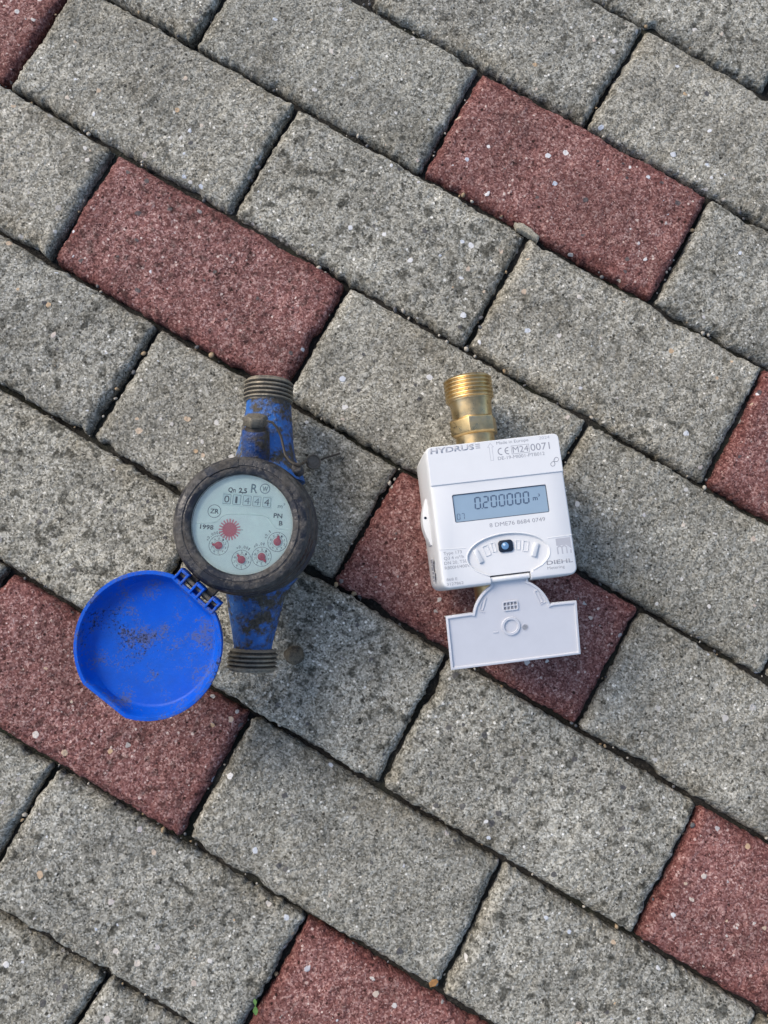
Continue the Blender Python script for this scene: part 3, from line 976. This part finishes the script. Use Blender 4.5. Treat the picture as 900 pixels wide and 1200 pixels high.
# display
dp = MB(); dp.box(DX0 - .1, DX1 + .1, DY0 - .1, DY1 + .1, T - 1.8, T - 0.9)
disp = dp.build('display', M_LCD, new)
gk = MB(); o_ = rrect(DX0 + .02, DX1 - .02, DY0 + .02, DY1 - .02, 1.0); i_ = offset(o_, .38)
gk.loft([at_z(o_, T - 1.0), at_z(o_, T - .55), at_z(i_, T - .55), at_z(i_, T - 1.0)], None, False, False)
gk.build('display_outline', M_LCD_EDGE, disp)  # thin dark outline round the inside of the display pocket
SEG = {'0': 'abcdef', '2': 'abged', '7': 'abc', '1': 'bc'}
def seven(mb, ch, x, y, w, h, t, z):
    sh = 0.06
    g_ = t * 0.18
    def q(pts): mb.prism([(x + px + py * sh, y + py) for px, py in pts], z, z + .04)
    hh = h / 2
    def hor(yc): q([(t * .6 + g_, yc), (t * 1.1 + g_, yc - t / 2), (w - t * 1.1 - g_, yc - t / 2), (w - t * .6 - g_, yc), (w - t * 1.1 - g_, yc + t / 2), (t * 1.1 + g_, yc + t / 2)])
    def ver(xc, y0, y1): q([(xc, y0 + g_), (xc + t / 2, y0 + t * .5 + g_), (xc + t / 2, y1 - t * .5 - g_), (xc, y1 - g_), (xc - t / 2, y1 - t * .5 - g_), (xc - t / 2, y0 + t * .5 + g_)])
    for s in SEG[ch]:
        if s == 'a': hor(h - t / 2)
        if s == 'g': hor(hh)
        if s == 'd': hor(t / 2)
        if s == 'f': ver(t / 2, hh, h - t * .3)
        if s == 'e': ver(t / 2, t * .3, hh)
        if s == 'b': ver(w - t / 2, hh, h - t * .3)
        if s == 'c': ver(w - t / 2, t * .3, hh)
LZ = T - 0.89
for i, ch in enumerate('0200000'):
    sg = MB(); seven(sg, ch, -16.0 + i * 5.02, 2.3, 4.0, 7.7, 0.88, LZ); sg.build('display_digit', M_LCD_INK, disp, smooth=False)
pt = MB(); pt.box(-11.75, -11.05, 2.3, 3.0, LZ, LZ + .04); pt.build('decimal_point', M_LCD_INK, disp, smooth=False)
for i, ch in enumerate('07'):
    sg = MB(); seven(sg, ch, -27.6 + i * 2.7, -2.9, 2.0, 3.9, 0.38, LZ); sg.build('display_digit', M_LCD_INK, disp, smooth=False)
text('m', 20.4, 3.9, 23.4, 2.9, LZ, M_LCD_INK, disp, 0, .01)
text('3', 23.8, 6.0, 25.0, 1.7, LZ, M_LCD_INK, disp, 0, .01)
# printing on the top cover
def pc(s, x0, y0, x1, h, mat=M_PRINT, w=0.0): return text(s, x0, y0, x1, h, CAP + .01, mat, cap, 0, w, thick=.03)
pc('HYDRUS', -39.0, 39.4, -11.8, 3.2, M_PRINT_PALE, .035)
mk = MB()
for k in range(3):
    mk.box(-10.8, -8.0, 39.5 + k * 1.15, 40.2 + k * 1.15, CAP, CAP + .03)
mk.build('printed_mark', M_PRINT_PALE, cap, smooth=False)
mk = MB()
ol = [(-2.6, 31.0), (-.6, 31.0), (-.6, 39.4), (0.5, 39.4), (-1.6, 42.0), (-3.7, 39.4), (-2.6, 39.4)]
il = offset(ol, .22)
mk.loft([at_z(ol, CAP - .1), at_z(ol, CAP + .03), at_z(il, CAP + .03), at_z(il, CAP - .1)], None, False, False)
mk.build('flow_arrow', M_PRINT_PALE, cap, smooth=False)
pc('Made in Europe', 2.3, 40.6, 22.3, 1.9)
pc('2024', 29.0, 40.8, 35.6, 1.9, M_PRINT_PALE)
# CE mark: two open arcs
mk = MB()
def arcband(mb, cx, cy, r, w, a0, a1, z0, z1, k=20):
    o1 = [(cx + r * math.cos(math.radians(a0 + (a1 - a0) * i / k)), cy + r * math.sin(math.radians(a0 + (a1 - a0) * i / k))) for i in range(k + 1)]
    i1 = [(cx + (r - w) * math.cos(math.radians(a0 + (a1 - a0) * i / k)), cy + (r - w) * math.sin(math.radians(a0 + (a1 - a0) * i / k))) for i in range(k, -1, -1)]
    mb.prism(o1 + i1, z0, z1)
arcband(mk, 4.7, 36.1, 2.3, .6, 80, 280, CAP - .1, CAP + .03)
arcband(mk, 9.0, 36.1, 2.3, .6, 80, 280, CAP - .1, CAP + .03)
mk.box(7.2, 9.0, 35.8, 36.4, CAP - .1, CAP + .031)
mk.build('ce_mark', M_PRINT, cap, smooth=False)
mk = MB(); o_ = [(11.0, 33.6), (22.2, 33.6), (22.2, 38.9), (11.0, 38.9)]; i_ = offset(o_, .25)
mk.loft([at_z(o_, CAP - .1), at_z(o_, CAP + .03), at_z(i_, CAP + .03), at_z(i_, CAP - .1)], None, False, False)
mk.build('printed_frame', M_PRINT, cap, smooth=False)
pc('M24', 11.8, 34.4, 21.6, 3.9)
pc('0071', 23.0, 34.3, 35.0, 4.4)
pc('DE-19-MI001-PTB012', 2.0, 30.9, 31.2, 2.1)
mk = MB()
lem = []
for i in range(40):
    t = 2 * math.pi * i / 40
    x, y = 3.3 * math.cos(t) / (1 + math.sin(t) ** 2), 3.6 * math.sin(t) * math.cos(t) / (1 + math.sin(t) ** 2)
    a = math.radians(28 if x > 0 else 62)
    lem.append((36.2 + x * math.cos(a) - y * math.sin(a), 26.4 + x * math.sin(a) + y * math.cos(a), CAP))
mk.tube(lem, 0.2, 5, True); mk.build('loop_symbol', M_PRINT, cap)
# printing on the face
def pf(s, x0, y0, x1, h, mat=M_PRINT, w=0.0): return text(s, x0, y0, x1, h, T + .01, mat, house, 0, w, thick=.03)
pf('8 DME76 8684 0749', -8.5, -9.6, 26.0, 2.5)
pf('Type 173', -38.7, -21.8 - 1.4, -27.5, 1.9)
pf('Q3 4 m\u00b3/h', -38.8, -26.2, -26.6, 1.9)
pf('DN 20, T50', -38.9, -29.1, -25.0, 1.9)
pf('R800H/400V', -39.0, -32.0, -23.4, 1.9)
pf('868 E', -38.8, -39.0, -32.2, 1.7)
pf('3127862', -39.0, -41.8, -28.8, 1.7)
pf('DIEHL', 23.2, -36.4, 39.3, 2.4, M_PRINT, .012)
pf('Metering', 23.2, -39.3, 33.8, 1.8)
mk = MB(); mk.prism([(30.6, -21.2), (39.6, -21.2), (39.6, -28.0), (36.6, -25.6), (33.6, -25.6), (30.6, -25.6)], T - .1, T + .03)
for xx in (30.6, 33.4, 36.2):
    mk.box(xx, xx + .8, -30.8, -26.6, T - .1, T + .03)
arcband(mk, 32.4, -27.4, 1.8, .8, 0, 180, T - .1, T + .031, 10)
arcband(mk, 35.2, -27.4, 1.8, .8, 0, 180, T - .1, T + .032, 10)
mk.box(38.6, 39.4, -30.8, -28.6, T - .1, T + .03)
mk.build('maker_logo', M_PRINT_PALE, house, smooth=False)
# optical port and the little tabs either side
ey = MB(); o_ = rrect(-4.7, 4.3, -25.6, -18.3, 2.0)
ey.loft([at_z(o_, T - 1.4), at_z(o_, T - .35), at_z(offset(o_, .4), T - .15)])
eye = ey.build('optical_port', M_SENSOR, new)
ey = MB(); ey.lathe([(2.3, T - .2), (2.1, T + .1), (1.2, T + .35)], 24, Matrix.Translation((-0.6, -21.9, 0))); ey.build('port_lens', M_LENS, eye)
ey = MB(); ey.lathe([(0.9, T + .2), (0.5, T + .5)], 16, Matrix.Translation((-1.1, -21.2, 0))); ey.build('lens_glint', M_LENS_HI, eye)  # pale disc off the lens centre, a glint put in as colour
for (x, y, w_, h_, a_) in ((-17.8, -26.2, 2.8, 8.6, 22), (-12.2, -23.4, 3.6, 6.6, 15), (-7.6, -21.9, 2.6, 6.0, 8), (7.3, -22.1, 2.8, 6.0, -7), (12.0, -23.4, 3.6, 6.6, -13), (17.4, -26.2, 2.8, 8.6, -20)):
    tb = MB()
    big = w_ < 2.81 and h_ > 8
    o_ = rrect(-w_ / 2, w_ / 2, -h_ / 2, h_ / 2, .3, 2)
    M = Matrix.Translation((x, y, 0)) @ Matrix.Rotation(math.radians(a_), 4, 'Z')
    if big:
        tb.loft([at_z(o_, T - 1.5), at_z(o_, T + .1), at_z(offset(o_, .3), T + .3)], M)
        tb.build('port_tab', M_WHITE, house)
    else:
        i_ = offset(o_, .45)
        tb.loft([at_z(o_, T - 1.5), at_z(o_, T - .9), at_z(i_, T - .9), at_z(i_, T - 1.5)], M, False, False)
        tb.build('port_recess', M_WHITE, house)
# side ear; the shade of its sealing hole is painted as a dark disc
er = MB()
poly = [(-43.0, -15)] + [(-43.2 - 3.4 * math.sin(math.pi * i / 14), 15 - 30 * i / 14) for i in range(15)][::-1] + [(-43.0, 15), (-40, 15), (-40, -15)]
er.prism(poly[::-1], 38, 55)
ear = er.build('sealing_ear', M_WHITE, new, bevel=0.5)
hl = MB(); hl.lathe([(0.9, 54.9), (0.9, 55.12)], 16, Matrix.Translation((-44.6, 2.8, 0))); hl.build('seal_hole_shade', M_SENSOR, ear)
mk = MB()
for k, (y, l) in enumerate(((-24, 2.4), (-27, 1.0), (-28.6, 2.6), (-32, 1.6), (-34.4, 2.0), (-37, 1.2))):
    mk.box(-43.9, -43.35, y - l, y, 46 + (k % 2) * 2, 58 - (k % 3) * 2)
mk.build('side_print', M_PRINT, house, smooth=False)
# brass pipe through the meter
PX = -1.6
bp = MB()
Mb = along_y(54.0, PX, 30)
bp.lathe([(13.2, -100), (13.2, 14), (13.6, 15.5), (14.1, 24), (14.9, 27.5)], 56, Mb)
pipe_o = bp.build('brass_pipe', M_BRASS, new)
bh = MB(); bh.lathe([(15.2, 2.6), (17.0, 4.0), (17.0, 13.6), (15.2, 15.0)], 6, along_y(54.0, PX, 30), a0=math.radians(12)); bh.build('hex_nut', M_BRASS, pipe_o, bevel=0.6)
bt = MB(); bt.lathe(thread_prof(16.6, 16.6, 2.6, 1.15) + [(12.4, 16.6), (12.2, 2)], 64, along_y(80.8, PX - .2, 30)); bt.build('threaded_end', M_BRASS, pipe_o, angle=28)
bt = MB(); bt.lathe(thread_prof(16.6, 16.6, 2.6, 1.15) + [(12.4, 16.6), (12.2, 2)], 64, along_y(-46 - 28.0, PX, 30, -1)); bt.build('threaded_end', M_BRASS, pipe_o, angle=28)
bh = MB(); bh.lathe([(14.2, -2), (14.2, 30)], 40, along_y(-45, PX, 30, -1)); bh.build('outlet_neck', M_BRASS, pipe_o)
ch = MB(); ch.lathe([(26, 6), (31, 8), (33, 14), (33, 20)], 48, Matrix.Translation((0, 0, 0))); ch.build('meter_base', M_BRASS, new)
# the flap, hanging open over the lower end
FT = math.radians(13)
flapM = Matrix.Translation((0, -41.2 * MM, 74.6 * MM)) @ Matrix.Rotation(FT, 4, 'X')
def flap_outline():
    out = [(-41.2, -53.6), (40.4, -53.6), (40.4, -19.6), (25.2, -19.2)]
    for i in range(15):
        a = math.radians(14 + (62 - 14) * i / 14)
        out.append((-0.2 + 24.8 * math.cos(a), -25.6 + 24.8 * math.sin(a)))
    out += [(11.6, -2.6), (11.6, 0.4), (-11.8, 0.4), (-11.8, -2.6)]
    for i in range(15):
        a = math.radians(118 + (166 - 118) * i / 14)
        out.append((-0.2 + 24.8 * math.cos(a), -25.6 + 24.8 * math.sin(a)))
    out += [(-25.4, -19.2), (-41.2, -19.6)]
    return out
fo = flap_outline()
fl = MB()
fl.loft([at_z(offset(fo, .3), -1.6), at_z(fo, -1.2), at_z(fo, 0.9), at_z(offset(fo, .3), 1.1), at_z(offset(fo, 1.3), 1.1), at_z(offset(fo, 1.5), 0.0)])
flap = fl.build('flap', M_FLAP, new, M=flapM)
fr = MB()
fr.lathe([(4.3, -.1), (4.3, 1.0), (5.6, 1.0), (5.8, -.1)], 40, Matrix.Translation((-1.6, -30.5, 0)), False, False)
fr.build('round_boss', M_FLAP, flap)
gr = MB()
o_ = rrect(-5.6, 4.0, -20.6, -14.6, 1.2, 4); i_ = offset(o_, .7)
gr.loft([at_z(o_, -.1), at_z(o_, .8), at_z(i_, .8), at_z(i_, -.1)], None, False, False)
for xx in (-3.0, -.8, 1.4):
    gr.box(xx - .3, xx + .3, -20.0, -15.2, -.1, .65)
gr.box(-5.0, 3.4, -17.9, -17.3, -.1, .66)
gr.build('cell_frame', M_FLAP, flap)
gd = MB(); gd.prism(offset(o_, .6), -.1, .05); gd.build('cell_floor', M_PRINT, flap)
for (x, y, a_) in ((-17.6, -14.2, 20), (17.2, -14.0, -20)):
    tb = MB(); M = Matrix.Translation((x, y, 0)) @ Matrix.Rotation(math.radians(-a_), 4, 'Z')
    o_ = rrect(-1.2, 1.2, -4.2, 4.2, .4, 3); i_ = offset(o_, .4)
    tb.loft([at_z(o_, -.1), at_z(o_, .5), at_z(i_, .5), at_z(i_, -.1)], M, False, False)
    tb.box(-1.2, 2.4, -5.4, -4.8, -.1, .45, M)
    tb.build('clip', M_FLAP, flap)
tb = MB(); tb.box(-12.6, -9.8, -33.6, -32.9, -.1, .4); arcband(tb, 7.2, -32.4, 2.2, .35, 0, 360, -.1, .2, 24); arcband(tb, 7.2, -32.4, 1.2, .3, 30, 300, -.1, .2, 16)
tb.build('moulding_mark', M_FLAP, flap)
hb = MB(); hb.lathe([(1.7, -12.0), (1.7, 12.2)], 20, Matrix.Translation((0, -41.4, 76.6)) @ Matrix.Rotation(math.radians(90), 4, 'Y'))
hb.box(-11.9, 12.1, -43.0, -40.6, 74.0, 77.2)
hb.build('flap_hinge', M_WHITE, new, bevel=0.4)

# ------------------------------------------------------------------ small things
wd = thing('weed_seedling', 'tiny green two-leaved seedling growing in the joint by the bottom red paver', 'weed', (-0.0874, -0.3664, 0))
for (x, y, a_, s_) in ((0, -2.5, 95, 4.2), (-.6, 3.0, 100, 3.0)):
    lf = MB()
    rings = []
    for i in range(7):
        t = i / 6
        w_ = s_ * .42 * math.sin(math.pi * min(t * .92 + .06, 1))
        rings.append([(s_ * 1.4 * (t - .5), -w_, -.1 + 0.3 * t), (s_ * 1.4 * (t - .5), w_, -.1 + 0.3 * t), (s_ * 1.4 * (t - .5), w_ * .9, .2 + 0.3 * t), (s_ * 1.4 * (t - .5), -w_ * .9, .2 + 0.3 * t)])
    lf.loft(rings, Matrix.Translation((x, y, 1.5)) @ Matrix.Rotation(math.radians(a_), 4, 'Z'))
    lf.build('leaf', M_LEAF, wd, angle=60)
sm = MB(); sm.tube([(0, 0, -8), (-.2, .4, -3), (-.2, .6, 1.2)], .5, 6); sm.build('stem', M_LEAF, wd)
dl = MB()
dl.loft([[(-3.4, -1.4, 0), (0, -2.2, .3), (3.2, -.6, .8), (3.0, 1.6, 1.0), (0, 2.4, .5), (-3.0, 1.2, .1)], [(-3.4, -1.4, .3), (0, -2.2, .6), (3.2, -.6, 1.1), (3.0, 1.6, 1.3), (0, 2.4, .8), (-3.0, 1.2, .4)]])
o = dl.build('leaf_scrap', M_DRYLEAF, None)
o.location = (0.0307, -0.3507, 0.0005)
o.rotation_euler = (0, 0, 0.5)
tag(o, 'small orange-brown dry leaf scrap at the bottom joint above a red paver', 'leaf')
